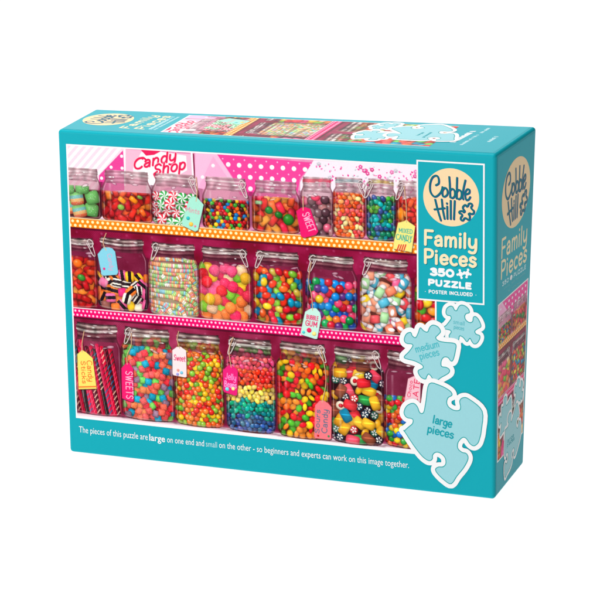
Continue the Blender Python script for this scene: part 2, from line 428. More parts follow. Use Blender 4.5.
for k in range(150):
    x = rng.uniform(313, 433); y = rng.uniform(162+(x-313)*.07, 186+(x-313)*.07)
    if x < 318 and y > 170: continue
    q = C(x, y); r = rng.choice([2.0, 3.0, 5.6], p=[.45, .35, .20])
    col = [(230, 84, 152), (238, 120, 176), (196, 198, 204), (222, 70, 142)][rng.integers(4)]
    if r > 5:
        for a in range(5): blob(q[0]+3*math.cos(a*1.26+k), q[1]+3*math.sin(a*1.26+k), 2.7, 2.7, 0, col, gloss=.15, rim=.2)
        blob(q[0], q[1], 2, 2, 0, (250, 210, 225), gloss=0)
    else: blob(q[0], q[1], r, r*.7, rng.uniform(0, 3), col, gloss=0, rim=.1)

# --- jars
def profile(t, neck, sh):
    """half width (share of the full half width) at height t (0 base, 1 top of lid)"""
    b = np.clip(t/.10, 0, 1); base = .78+.22*np.sqrt(1-(1-b)**2)
    s = np.clip((t-sh)/(.86-sh), 0, 1); s = s*s*(3-2*s)
    return base*(1-s)+neck*s
LIDS = {1: [(214, 196, 196), (150, 120, 124), (240, 230, 230), (172, 140, 144), (222, 200, 204), (140, 104, 110), (206, 180, 186), (160, 120, 130)],
        2: [(58, 34, 40), (214, 200, 190), (70, 44, 46), (246, 240, 232), (66, 40, 44), (176, 150, 140), (54, 30, 38), (104, 62, 72)]}
PAL = dict(
 m=[(196, 30, 40), (150, 30, 34), (30, 120, 180), (226, 180, 40), (70, 160, 60), (226, 100, 40), (74, 34, 28), (74, 34, 28), (196, 30, 40)],
 mm=[(206, 36, 44), (206, 36, 44), (34, 110, 196), (34, 110, 196), (238, 196, 46), (64, 168, 66), (230, 104, 44)],
 gum=[(238, 82, 120), (238, 82, 120), (30, 130, 200), (244, 204, 50), (240, 120, 60), (196, 36, 56), (30, 150, 80), (104, 60, 130), (40, 90, 180)],
 bean=[(240, 196, 50), (210, 34, 50), (20, 140, 170), (24, 128, 168), (130, 186, 62), (238, 104, 50), (196, 170, 70), (226, 60, 40), (220, 40, 60)],
 drops=[(232, 60, 100), (232, 64, 90), (246, 190, 60), (244, 130, 70), (140, 200, 70), (250, 200, 160), (240, 90, 130), (224, 50, 60)],
 peach=[(240, 90, 50), (246, 150, 90), (238, 80, 80), (246, 220, 150), (236, 100, 40), (242, 110, 110)],
 sea=[(22, 150, 130), (36, 96, 150), (70, 160, 60), (30, 120, 90), (20, 160, 160), (60, 80, 140), (110, 170, 60)],
 sugar=[(234, 96, 96), (36, 150, 178), (120, 196, 96), (228, 62, 72), (240, 130, 84), (150, 120, 140), (236, 110, 90), (110, 190, 90)],
 fruit=[(236, 110, 44), (238, 94, 50), (244, 190, 50), (226, 56, 50), (120, 178, 56), (240, 130, 60), (150, 190, 70)],
 sk=[(226, 40, 44), (238, 104, 40), (246, 196, 44), (80, 170, 50), (242, 140, 50), (220, 34, 46)],
 slice=[(226, 60, 50), (236, 90, 50), (214, 40, 50), (240, 140, 60), (200, 40, 40)],
 slice2=[(240, 130, 50), (238, 104, 60), (228, 60, 60), (244, 160, 70), (226, 50, 80)],
 choc=[(98, 66, 76), (130, 96, 104), (86, 56, 66), (196, 140, 140), (214, 104, 130), (150, 110, 112)],
 pastel=[(246, 170, 130), (160, 210, 150), (244, 226, 160), (244, 150, 160), (150, 200, 214), (248, 236, 220), (240, 160, 110), (180, 214, 130)],
)
jar_no = [0]; JARS = []
def jar(rw, xl, xr, yt, yb, contents, size, pal, fillto, side=1, neck=.83, sh=.62, clasp=True, extra=None, shape=None, slab=None):
    """a jar between marks xl-xr, lid top yt and base yb; fillto: height share the sweets reach"""
    jar_no[0] += 1; idn = jar_no[0]
    xm = (xl+xr)/2
    B = C(xm, yb); T = C(xm, yt); cx = (B[0]+T[0])/2; hw = (C(xr, (yt+yb)/2)[0]-C(xl, (yt+yb)/2)[0])/2*1.035
    y1, y0 = B[1], T[1]; H = y1-y0
    w = win(cx-hw-4, y0-6, cx+hw+4, y1+8)
    X = XX; Y = YY
    t = (y1-Y)/H; s = (X-cx)/hw
    pr = profile(np.clip(t, 0, 1), neck, sh)
    bulge = 6.5*(1-np.clip(s*s, 0, 1))
    body = np.zeros((CH, CW)); tt, ss, pp = t[w], s[w], pr[w]
    e = (pp-np.abs(ss))*hw
    yb2 = y1+bulge[w]-2
    body[w] = np.clip(e+.5, 0, 1)*np.clip(yb2-Y[w]+.5, 0, 1)*(Y[w] > y0)
    # contact shadow on the shelf
    sw = win(cx-hw-10, y1-6, cx+hw+12, y1+8)
    put(sw, (50, 12, 28), .4*np.clip(1-np.abs(Y[sw]-y1-1)/5, 0, 1)*np.clip((hw+6-np.abs(X[sw]-cx))/8, 0, 1))
    # darkened wall at both sides of the jar
    dw = win(cx-hw-9, y0+H*.25, cx+hw+9, y1)
    put(dw, (70, 14, 40), .35*np.clip((y1-5-Y[dw])/10, 0, 1)*np.clip(1-np.abs(np.abs(X[dw]-cx)-hw)/9, 0, 1))
    glass = (168, 110, 124) if rw == 1 else (120, 52, 74)
    put(w, glass, .45*np.ones(tt.shape), body)
    # sweets
    ft = fillto; ymid = y1-H*ft; s_ = size*PX/2
    cont = body*(t < ft+.03); back = np.array(PAL.get(pal, [(120, 40, 40)])).mean(0)*.5
    if contents == 'rock': back = (44, 18, 22)
    if contents == 'necklace': back = back*1.5
    if contents not in ('twist',): put(w, back, (.93*np.clip((ft-.02-tt)*20, 0, 1)), body)
    pts = []
    if contents in ('ball', 'bean', 'cube', 'disc', 'mint', 'drop', 'allsort', 'rock', 'taffy', 'slice', 'dot'):
        s_ = s_*1.08; st = s_*(1.6 if contents != 'dot' else 1.7); ry = st*.86; nrow = int(H*ft/ry)+1
        for j in range(nrow+1):
            yy = y1-s_*.7-j*ry
            if yy < ymid-s_*.2: break
            k = int(2*hw/st)+2
            for i in range(-1, k+1):
                xx = cx-hw+(i+.5*(j % 2))*st+rng.normal(0, s_*.16); pts.append((xx, yy+rng.normal(0, s_*.2)))
        order = rng.permutation(len(pts)); pal_ = PAL.get(pal)
        for o_ in order:
            x, y = pts[o_]; tq = (y1-y)/H
            if abs(x-cx) > hw*1.02: continue
            es = abs(x-cx)/hw; sq = math.sqrt(max(.15, 1-es*es*.75))       # sweets at the wall are seen edge-on
            dim = .84+.2*sq
            if pal == 'layer':
                zz = tq/ft; c_ = [(66, 98, 150), (24, 152, 132), (244, 212, 104), (232, 72, 50), (236, 92, 116), (64, 140, 60)][min(5, int(np.searchsorted([.17, .36, .53, .72, .93], zz+rng.normal(0, .012))))]
                c_ = tuple(np.clip(np.array(c_)+rng.normal(0, 12, 3), 0, 255))
            else: c_ = pal_[rng.integers(len(pal_))]
            c_ = np.array(c_)*dim*rng.uniform(.88, 1.08)
            a = rng.uniform(0, math.pi)
            drop_shadow(x+s_*.15, y+s_*.35, s_*1.15, cont)
            if contents == 'ball' or contents == 'dot': blob(x, y, s_*sq if es > .8 else s_, s_, 0, c_, cont, gloss=.65 if contents == 'ball' else .45)
            elif contents == 'disc': blob(x, y, s_, s_*rng.uniform(.5, 1), a, c_, cont, gloss=.25, rim=.3)
            elif contents == 'bean': blob(x, y, s_*1.12, s_*.8, a, c_, cont, gloss=.5)
            elif contents == 'cube': blob(x, y, s_*.92, s_*.92, rng.normal(0, .35), c_, cont, 'cube', gloss=.10, rim=.34, grain=17)
            elif contents == 'mint': blob(x, y, s_*sq, s_, a, (216, 50, 70) if (i_ := rng.random()) < .56 else (60, 160, 80), cont, 'mint', gloss=.2, rim=.3)
            elif contents == 'drop': blob(x, y, s_, s_*1.02, rng.normal(0, .5), c_, cont, 'drop', gloss=.16, rim=.30, grain=13)
            elif contents == 'slice': blob(x, y, s_*1.3, s_*.72, a, c_, cont, 'rect', gloss=.25, rim=.6, alpha=.86)
            elif contents == 'allsort':
                q = rng.random()
                if q < .45: blob(x, y, s_, s_*.85, a, (34, 24, 30), cont, 'sand', col2=[(236, 110, 160), (246, 236, 214), (240, 130, 60), (246, 190, 60)][rng.integers(4)], gloss=.1, rim=.25)
                elif q < .62: blob(x, y, s_*.9, s_*.9, a, (40, 28, 34), cont, 'stripe', col2=(240, 228, 214), gloss=.1, rim=.25)
                else: blob(x, y, s_*.85, s_*.8, a, [(238, 130, 170), (246, 232, 208), (244, 196, 60), (220, 50, 120), (236, 120, 50), (150, 100, 90)][rng.integers(6)], cont, 'cube', gloss=.15, rim=.25)
            elif contents == 'rock':
                q = rng.random()
                if q < .55: blob(x, y, s_*1.2, s_*.82, rng.normal(0, .8), (c2 := [(222, 160, 50), (30, 120, 150), (226, 80, 100), (60, 150, 80), (220, 50, 60), (236, 180, 60), (140, 80, 60)][rng.integers(7)]), cont, 'rect', gloss=0, rim=.3); blob(x, y-s_*.15, s_*.8, s_*.12, 0, np.clip(np.array(c2)*1.35, 0, 255), cont, gloss=0, rim=0)
                elif q < .8: blob(x, y, s_*.72, s_*.72, a, [(30, 60, 80), (40, 110, 90), (190, 40, 50), (30, 30, 50)][rng.integers(4)], cont, 'flower', col2=(240, 240, 230), gloss=.1, rim=.2)
                elif q < .9: blob(x, y, s_*.85, s_*.75, a, (240, 224, 200), cont, gloss=.2, rim=.3); blob(x, y, s_*.4, s_*.36, a, (190, 30, 40), cont, gloss=.2)
                else: blob(x, y, s_*.9, s_*.55, a, (236, 176, 50), cont, gloss=.4)
            elif contents == 'taffy':
                c2 = [(238, 90, 96), (246, 140, 110), (244, 208, 60), (90, 180, 205), (170, 215, 160), (238, 110, 150), (246, 160, 130)][rng.integers(7)]
                for sg in (-1, 1):
                    bx, by = x+sg*s_*1.05*math.cos(a), y+sg*s_*1.05*math.sin(a)
                    blob(bx, by, s_*.62, s_*.46, a+rng.normal(0, .5), (244, 236, 236), cont, gloss=.3, rim=.5, alpha=.85)
                blob(x, y, s_*.9, s_*.68, a, c2, cont, 'rect', gloss=.3, rim=.35)
                if rng.random() < .5: blob(x+rng.normal(0, 3), y+rng.normal(0, 3), s_*.55, s_*.3, rng.uniform(0, 3), (248, 240, 238), cont, gloss=0, rim=.1)
    elif contents == 'necklace':
        rowsn = 15; pal_ = PAL['pastel']
        for j in range(rowsn):
            y = y1-4-j*(H*ft)/rowsn; amp = rng.uniform(-.22, .22)
            x = cx-hw+2
            while x < cx+hw:
                u_ = (x-cx)/hw; yy = y+amp*hw*(1-u_*u_)*.6-abs(amp)*6
                c_ = np.array(pal_[rng.integers(len(pal_))])*rng.uniform(.9, 1.04)
                blob(x, yy, 2.6, 6.2, .25*math.sin(j*2+x*.05), c_, cont, 'rect', gloss=.15, rim=.42); x += 5.0
        for k in range(0):
            blob(cx+rng.uniform(-.9, .9)*hw, y1-rng.uniform(.03, ft)*H, 4, 6, rng.uniform(-1, 1), PAL['pastel'][rng.integers(8)], cont, 'rect', gloss=.2)
        for k in range(20):
            x0n, y0n = cx+rng.uniform(-.8, .8)*hw, y1-rng.uniform(.06, ft-.04)*H; an = rng.uniform(-.9, .9)
            for q in range(rng.integers(5, 12)):
                an += .12; x0n += 4.9*math.cos(an); y0n += 4.9*math.sin(an)
                blob(x0n, y0n, 2.7, 6.4, an, np.array(pal_[rng.integers(len(pal_))])*rng.uniform(.92, 1.04), cont, 'rect', gloss=.15, rim=.42)
    elif contents == 'twist':
        yt_ = y1-H*ft
        for k in range(13):
            xa = cx-hw*1.0+k*(2*hw/12); sl = -.42+.012*k; wd = 12
            xtop = xa+ (yt_-y1)*-.0 - 34+rng.normal(0, 3); ytop = yt_+rng.uniform(-6, 30)
            c1 = [(214, 26, 66), (80, 22, 36), (190, 24, 60), (46, 40, 40), (206, 40, 84)][k % 5]
            p0 = np.array([xa, y1-4]); p1 = np.array([xtop, ytop])
            line([p0, p1], np.array(c1)*.95, wd, 1, body)
            n_ = 13
            for q in range(n_):
                a = p0+(p1-p0)*q/n_; b = p0+(p1-p0)*(q+.8)/n_
                a_ = a+np.array([-5, 0]); b_ = b+np.array([5, 0])
                line([a_, b_], [(236, 60, 100), (40, 60, 60), (240, 200, 170), (26, 110, 150), (150, 30, 56)][(k*2+q//5) % 5], 3.0, .85, body)
            line([p0+(-3, 0), p1+(-3, 0)], (255, 180, 190), 1.4, .5, body); line([p0+(6, 0), p1+(6, 0)], (40, 6, 16), 2, .7, body)
    elif contents == 'layers':
        for x_, y_, k_ in ((-.75, .30, 1), (.62, .28, 0), (-.1, .22, 1), (.7, .68, 0), (-.25, .62, 1), (.1, 1.0, 0), (-.8, .95, 0)):
            q = (cx+x_*hw*.8, y1-y_*H*ft)
            drop_shadow(q[0], q[1]+4, 22, cont); blob(q[0], q[1], 20, 18, rng.normal(0, .2), (110, 170, 100), cont, 'layers' if k_ else 'cube', gloss=.1, rim=.28)
            for z in range(16): blob(q[0]+rng.normal(0, 8), q[1]+rng.normal(0, 7), 1.2, 1.2, 0, (225, 240, 215), cont, gloss=0, alpha=.5)
    if extra: extra(cx, hw, y1, H, cont)
    put(w, (50, 10, 24), .34*np.clip(np.abs(ss), 0, 1)**5, body); put(w, (255, 250, 240), .10*np.exp(-((ss+.25)/.3)**2), cont)
    # glass: dark rims, bright streaks, clear part above the sweets
    ab = body*(t > ft)*(t < .82)
    put(w, (210, 170, 180) if rw == 1 else (96, 50, 66), .22*np.ones(tt.shape), ab)
    edge = np.clip(1-e/5.5, 0, 1)
    put(w, (92, 40, 52), .55*edge, body)
    put(w, (238, 222, 222), .55*np.clip(1-np.abs(e-6.5)/1.8, 0, 1)*(tt > .05)*(tt < .8)*(.45+.55*np.sin(tt*9+idn)**2), body)
    put(w, (255, 245, 245), .30*np.clip(1-np.abs(ss+.66)/.07, 0, 1)*(tt > .12)*(tt < .74)*(.4+.6*np.sin(tt*14+idn*2)**2), body)
    bq = np.clip(1-np.abs(Y[w]-(yb2-4.5))/3.2, 0, 1); put(w, (206, 176, 176), .5*bq*(np.abs(ss) < .93), body)
    bq = np.clip(1-np.abs(Y[w]-(yb2-.5))/2, 0, 1); put(w, (70, 24, 36), .65*bq, body)
    for q in range(3):                      # soft window reflections on the shoulder
        hx = cx+rng.uniform(-.7, .7)*hw; hy = y1-H*rng.uniform(min(max(ft, sh), .76)-.04, .8)
        blob(hx, hy, rng.uniform(6, 13), rng.uniform(2, 4.5), rng.uniform(-.4, .4), (250, 236, 240), body, gloss=0, rim=.9, alpha=.5)
    # lid: curved bands of glass, wire and rubber
    lid = LIDS[1 if rw == 1 else 2]; ly0 = y0; ly1 = y0+H*(.26 if rw == 1 else .19); nb = len(lid)
    yy = Y[w]-3.5*(1-ss*ss)*(1 if rw > 1 else -.4)
    q = (yy-ly0)/(ly1-ly0); q = q+.05*np.sin(ss*3+idn)*np.clip(q*(1-q), 0, 1)*4; bi = np.clip((q*nb).astype(int), 0, nb-1); fr = q*nb-bi
    colr = np.array(lid, float)[bi]; nxt = np.array(lid, float)[np.clip(bi+1, 0, nb-1)]
    colr = colr*(1-fr[..., None]*.6)+nxt*fr[..., None]*.6
    hl = .78+.34*np.sin(ss*5+idn+N1[w][..., 0]*2.2)**2-.25*np.abs(ss)**4+(N1[w][..., 1]-.5)*.3
    lw = np.where(q < .16, neck*.97, np.where(q < .45, neck*1.04, neck*.98))
    la = np.clip((lw-np.abs(ss))*hw+.5, 0, 1)*((q > 0) & (q < 1))
    if slab is not None: colr = np.where(((q > .12) & (q < .34))[..., None], np.array(slab, float), colr)
    put(w, np.clip(colr*hl[..., None], 0, 255), la*((.58 if rw == 1 else np.where(q < .5, .92, .62))+(N1[w][..., 2]-.5)*.25))
    for q_ in range(7):
        gx_ = cx+rng.uniform(-.85, .85)*hw*neck; gy_ = ly0+(ly1-ly0)*rng.choice([.16, .3, .52, .8])
        blob(gx_, gy_, rng.uniform(2.5, 7), rng.uniform(.9, 1.7), rng.normal(0, .06), (255, 250, 246), None, gloss=0, rim=.2, alpha=rng.uniform(.45, .95))
    ids[w][(body[w] > .5) | (la > .5)] = idn
    if clasp:
        ex = cx+side*hw*neck*.72; ey = y0+2; u = PX*side
        w1 = [(ex, ey+6), (ex+2.5*u, ey+3), (ex+6*u, ey+5*PX), (ex+3*u, ey+9*PX), (ex+1*u, ey+5*PX)]
        w2 = [(ex-1*u, ey+5*PX), (ex+1*u, ey+9*PX), (ex+5.2*u, ey+17*PX), (ex+7.6*u, ey+16.6*PX), (ex+5*u, ey+7*PX)]
        for p_ in (w1, w2):
            p_ = smooth(p_, 5)
            line(p_+1.6, (60, 20, 30), 2.6, .55, None, idn); line(p_, (206, 190, 188), 2.3, .95, None, idn); line(p_-.5, (250, 244, 240), .9, .8, None, idn)
        line([(cx-hw*neck, y0+H*.075), (cx+hw*neck, y0+H*.075)], (225, 214, 210), 2.0, .7, None, idn)
    JARS.append(idn)

def spots(lst):
    def f(cx, hw, y1, H, cont):
        for (a, b, rx, ry, ang, col, kd) in lst:
            drop_shadow(cx+a*hw, y1-b*H+3, rx*1.2, cont); blob(cx+a*hw, y1-b*H, rx, ry, ang, col, cont, kd, gloss=.3, rim=.4)
    return f
G_, O_, Y_ = (60, 150, 60), (244, 140, 40), (246, 206, 80)
# top shelf
jar(1, 60.5, 100.5, 168, 217.5, 'layers', 9, None, .62, sh=.66, clasp=False)
jar(1, 102.3, 151.5, 171, 221.5, 'slice', 8.5, 'slice', .56, sh=.6, clasp=False, extra=spots([(-.2, .42, 12, 7, .6, O_, 'rect'), (.25, .44, 13, 7, .6, O_, 'rect'), (-.25, .28, 10, 8, .2, (130, 170, 70), 'ball'), (.6, .2, 12, 7, 1, (236, 110, 50), 'rect'), (.5, .5, 9, 5, .3, (120, 150, 70), 'ball')]))
jar(1, 152.5, 198.5, 174, 225.2, 'mint', 11, 'm', .66, sh=.66)
jar(1, 203, 248.5, 177.5, 229.6, 'dot', 4.3, 'm', .56, sh=.6)
jar(1, 252.5, 299.5, 181, 231.8, 'slice', 9.5, 'slice2', .66, sh=.64, clasp=False, extra=spots([(-.3, .42, 11, 10, 0, (40, 120, 50), 'ball'), (.1, .34, 11, 9, .3, (40, 110, 44), 'ball'), (.5, .26, 15, 15, 0, (56, 130, 50), 'ball'), (-.72, .56, 10, 5, 0, (150, 190, 140), 'rect'), (.35, .72, 14, 7, .1, (246, 170, 60), 'rect')]))
jar(1, 301, 333, 177.3, 235.5, 'ball', 8.4, 'choc', .66, side=-1, sh=.7, slab=(206, 60, 80), clasp=False, extra=spots([(-.1, .66, 13, 10, .2, (232, 70, 104), 'ball')]))
jar(1, 333.6, 364.5, 177.7, 237.2, 'bean', 5.4, 'peach', .73, sh=.74, slab=(130, 170, 170))
jar(1, 366.6, 395.4, 179, 239.5, 'bean', 5.6, 'sea', .72, sh=.74, side=-1, slab=(180, 176, 90))
jar(1, 396.6, 432, 181, 242.5, 'slice', 6.5, 'slice', .72, sh=.74, side=-1, extra=spots([(-.75, .45, 8, 18, 0, O_, 'ball')]))
# middle shelf
jar(2, 55, 96.5, 236.5, 306, 'slice', 8.5, 'slice', .70, sh=.7, extra=spots([(.25, .42, 12, 9, .4, (70, 140, 60), 'ball'), (.1, .62, 14, 12, .2, (238, 110, 40), 'ball')]))
jar(2, 98, 147, 237.5, 309.3, 'allsort', 10.2, 'choc', .52, side=-1, sh=.68, clasp=False, extra=spots([(.12, .63, 13, 13, .1, (246, 232, 220), 'cube')]))
jar(2, 149.5, 198, 242.5, 315.3, 'necklace', 5, 'pastel', .78, side=-1, sh=.66)
jar(2, 199.5, 250.5, 246.5, 319.5, 'drop', 10.6, 'drops', .74, sh=.68)
jar(2, 253.7, 301.5, 250.5, 322.8, 'bean', 8.0, 'bean', .76, sh=.68, side=-1)
jar(2, 306, 356.5, 254.6, 327.8, 'ball', 7.9, 'gum', .66, sh=.68, side=-1)
jar(2, 360.8, 410.5, 257.5, 332.3, 'taffy', 11.5, 'drops', .78, sh=.68, side=-1)
jar(2, 415, 450, 262, 330, 'bean', 9.5, 'sk', .78, sh=.7, clasp=False)
# shelf edges
def shelf(p, h, base, dot, sp, r, edge):
    y = YY-yl(p, XX); y = np.where(True, y, 0)
    m = np.clip(y+.5, 0, 1)*np.clip(h-y+.5, 0, 1)
    ph = (XX % sp, None)[0]; i = (XX//sp)
    dm = np.zeros_like(m)
    for rr in ((.27, 0), (.76, .5)):
        xx = (XX+sp*rr[1]) % sp-sp/2; dm = np.maximum(dm, np.clip(r-np.hypot(xx, y-h*rr[0])+.5, 0, 1))
    col = np.array(base)*(1-dm[..., None])+np.array(dot)*dm[..., None]
    img[:] = img*(1-m[..., None])+col*m[..., None]
    ids[m > .5] = 0
    for off, c_, wd, a_ in ((-1.5, edge, 3.2, .9), (h+2.2, (60, 8, 34), 6, .55)):
        mm = np.clip(wd/2-np.abs(y-off)+.5, 0, 1)*a_; img[:] = img*(1-mm[..., None])+np.array(c_)*mm[..., None]
shelf(or_t, orh, (244, 140, 40), (254, 244, 190), 14.5, 3.9, (246, 214, 160))
# bottom row, its white board and its backs
bb = [C(77, 413), C(415, 447.5)]
yb_ = YY-yl(bb, XX)
m = np.clip((yb_+9)/5, 0, 1)*.55; img[:] = img*(1-m[..., None])+np.array((176, 120, 140))*m[..., None]
m = np.clip((yb_+3)/2, 0, 1)[..., None]; img[:] = img*(1-m)+np.array((240, 216, 222))*m
m = np.clip((yb_-6)/1.5, 0, 1)[..., None]; img[:] = img*(1-m)+np.array((250, 242, 244))*m
jar(3, 75, 120.8, 322.8, 413.8, 'twist', 8, None, .80, side=-1, sh=.72, clasp=False)
jar(3, 122.5, 173, 327.5, 419.3, 'cube', 7.4, 'sugar', .90, side=-1, sh=.76)
jar(3, 174.8, 223, 333, 425.2, 'ball', 5.9, 'fruit', .90, side=-1, sh=.76, clasp=False)
jar(3, 226.5, 274.5, 337.8, 431, 'bean', 5.7, 'layer', .92, side=-1, sh=.76)
jar(3, 277.7, 328.5, 342, 437.2, 'disc', 7.4, 'sk', .90, sh=.76)
jar(3, 331.8, 383, 347.5, 443, 'rock', 11, 'sk', .90, sh=.76)
jar(3, 384.8, 432, 351, 447, 'ball', 6.2, 'mm', .50, sh=.72, side=1)
ids[(YY-yl(bb, XX)) > 9] = 0
shelf(pk_t, pkh, (226, 24, 112), (252, 214, 232), 11.5, 3.0, (244, 226, 230))
# tags
tag_no = [100]; TAGS = []
def tag_(pts, col, string, text=(), tcol=(200, 40, 80), deco=()):
    tag_no[0] += 1; q = np.array([C(*p) for p in pts]); q2 = smooth(q, 1, True)
    ctr = q.mean(0)
    fill_poly(q+np.array([2.5, 3]), (40, 8, 20), .5)
    line(smooth([C(*p) for p in string], 6)+1.2, (60, 20, 30), 2.6, .5); 
    fill_poly(q, col, 1, None, tag_no[0])
    line(np.vstack([q, q[:1]]), np.clip(np.array(col)*.82, 0, 255), 1.2, .6)
    line(smooth([C(*p) for p in string], 6), (214, 176, 140), 2.2, 1)
    for (t, a, b, tp, wd) in text: raster_word(t, a, b, tp, tcol, wd)
    for (x, y, r, c_) in deco: blob(*C(x, y), r, r, 0, c_, None, gloss=.1, rim=.2)
    TAGS.append(tag_no[0])
tag_([(189, 199), (193, 196), (197, 197.2), (203.5, 204.5), (197.8, 230), (195, 231.3), (182.5, 225.5), (181.8, 222)], (172, 228, 208), [(196, 177), (197, 190), (196, 201)],
     [('Mints', (186, 211), (199, 214), (186.5, 206.5), 1.6)], (226, 140, 160), [(188, 218, 5, (60, 180, 180)), (191, 224, 6, (246, 190, 90)), (195, 226, 3, (240, 130, 150))])
tag_([(296, 211), (301, 207.5), (305, 207), (310, 208.5), (318, 231), (316, 234.5), (304, 237.5), (301, 236)], (230, 44, 116), [(303, 196), (303, 203), (303, 210)],
     [('SWEET', (302, 214), (309, 232), (308.5, 211.5), 2.3)], (252, 190, 214))
tag_([(398, 222.5), (404, 221), (406.5, 219.5), (409, 222), (415, 226), (411.5, 252), (393, 248.5), (393.5, 243)], (248, 230, 140), [(404, 186), (406, 205), (406.5, 222)],
     [('MIXED', (399, 232), (412, 233.5), (399.3, 228), 1.7), ('CANDY', (396, 239), (411.5, 241.2), (396.5, 233.8), 1.9)], (50, 170, 160), [])
for k in range(4): line([C(397+k*2.3, 250-.0*k), C(399+k*2.2, 244.6)], (216, 50, 60), 3)
line(smooth([C(404, 241.5), C(407, 240), C(409, 242.5), (C(411, 241))], 4), (50, 170, 160), 1.5)
tag_([(97.5, 254), (102, 248.5), (105, 247), (112, 248), (115, 251.5), (118, 272), (116.5, 274.5), (103.5, 275.5), (101.5, 274)], (142, 206, 222), [(106, 233), (103, 242), (106, 250)],
     [('Candy', (107, 254), (110, 270), (111.5, 254), 1.3)], (226, 160, 190), [(104, 268.5, 3.5, (226, 60, 130))])
tag_([(305, 311.5), (311, 308), (316, 308), (320, 312.5), (321, 318), (317, 338.5), (315, 338.7), (301.5, 334.5), (300.5, 332)], (200, 236, 222), [(311, 262), (308.5, 280), (311.5, 296), (312.5, 310)],
     [('BUBBLE', (306.5, 318.5), (318, 320.5), (307, 314.5), 1.7), ('GUM', (305.5, 325), (316.5, 327), (306, 320), 2.3)], (224, 50, 110), [(309, 330, 6.5, (224, 50, 100)), (303.5, 332, 4, (80, 200, 200)), (314, 333.5, 6, (240, 220, 140))])
tag_([(77.2, 354), (80, 351.5), (82.3, 350), (86, 352), (92.5, 358), (96.5, 388.5), (78.5, 389)], (250, 222, 120), [(84, 331), (82, 342), (82, 352)],
     [('Candy', (86.6, 360.5), (88.6, 381), (91.6, 360), 1.9), ('Sticks', (80.8, 361), (82.4, 383), (85, 361), 1.8)], (226, 100, 50), [])
line([C(79, 386.8), C(96, 386.3)], (238, 130, 70), 4)
tag_([(121.3, 368), (126, 362.8), (128.5, 362.5), (133, 368), (133.5, 401), (131.5, 401.8), (122, 398)], (232, 48, 118), [(131, 333), (131, 345), (127, 355), (127, 364)],
     [('SWEETS', (125.5, 371), (126.3, 398), (132.3, 371), 2.1)], (250, 200, 220))
tag_([(172.2, 350), (176.5, 346.8), (180.5, 346.5), (186, 350.5), (186.5, 376.5), (185, 377.2), (173.5, 375), (172.5, 373.5)], (250, 226, 226), [(178.5, 331), (177, 339), (179.5, 348)],
     [('Sweet', (174, 359.8), (185, 361.5), (174.3, 354.3), 1.9)], (214, 60, 110), [(178, 370, 4, (240, 150, 140)), (181.5, 372.5, 4.5, (120, 190, 214)), (177.5, 374, 4, (150, 150, 210))])
tag_([(222.8, 370), (227, 366), (230, 364.8), (236, 368), (237.8, 371), (237, 394.5), (235, 395.4), (224, 391.8), (223, 390)], (228, 52, 128), [(233, 337), (229, 350), (231, 367)],
     [('Jelly', (225, 378.5), (235.5, 380.5), (225.3, 372.5), 1.8), ('Beans', (224.5, 386), (236, 388), (224.8, 380.5), 2.2)], (246, 170, 220), [(227, 388.8, 5.5, (130, 210, 220)), (233, 388.5, 5, (248, 230, 160))])
tag_([(315, 405), (319.5, 400.5), (323, 400), (328, 403), (331.5, 407), (331, 438.5), (329, 439.5), (315, 438), (314, 436)], (240, 132, 140), [(321, 350), (325, 370), (325.5, 385), (322, 402)],
     [('Sours', (319, 433), (320, 410), (314.8, 432), 2.0), ('Candy', (326.8, 433), (327.6, 410), (321.5, 432), 2.2)], (86, 120, 140), [(318, 435.5, 3, (190, 40, 40)), (328.5, 436, 3, (70, 140, 90))])
tag_([(408, 378.5), (413.5, 376), (420.5, 376.5), (420, 404), (417, 410), (405, 404), (404.5, 400)], (250, 196, 206), [(416, 356), (417, 366), (416, 378)],
     [('Choco', (410, 397), (412.5, 381), (407, 396.5), 1.5), ('LATE', (417, 402), (419.5, 380), (412, 401), 2.3)], (222, 60, 100))
img[:] = np.clip(img, 0, 255)
grey_ = img.mean(2, keepdims=True); img[:] = grey_+(img-grey_)*1.07
# printed contrast and a little grain of the photograph
img[:] = np.clip((img-128)*1.13+126+rng.normal(0, 3.0, (CH, CW, 1)), 0, 255)

def raster_mesh(face, uv, rgb, cells, layer):
    """mesh of the chosen cells of a grid; uv (h,w,2), rgb (h,w,3) at the grid's points"""
    h, w = uv.shape[:2]; used = np.zeros((h, w), bool)
    j, i = np.nonzero(cells)
    for a, b in ((0, 0), (0, 1), (1, 0), (1, 1)): used[j+a, i+b] = True
    idx = -np.ones((h, w), np.int64); idx[used] = np.arange(used.sum())
    co = face.P(uv[used], layer); n = len(j)
    fv = np.stack([idx[j, i], idx[j+1, i], idx[j+1, i+1], idx[j, i+1]], 1)
    me = bpy.data.meshes.new('print'); me.vertices.add(len(co)); me.vertices.foreach_set('co', co.astype(np.float32).ravel())
    me.loops.add(4*n); me.loops.foreach_set('vertex_index', fv.astype(np.int32).ravel())
    me.polygons.add(n); me.polygons.foreach_set('loop_start', np.arange(0, 4*n, 4, dtype=np.int32))
    try: me.polygons.foreach_set('loop_total', np.full(n, 4, np.int32))
    except Exception: pass
    me.update(calc_edges=True)
    at = me.color_attributes.new('ink', 'FLOAT_COLOR', 'POINT')
    c = np.ones((len(co), 4), np.float32); c[:, :3] = lin(rgb[used])*INK; at.data.foreach_set('color', c.ravel())
    return me

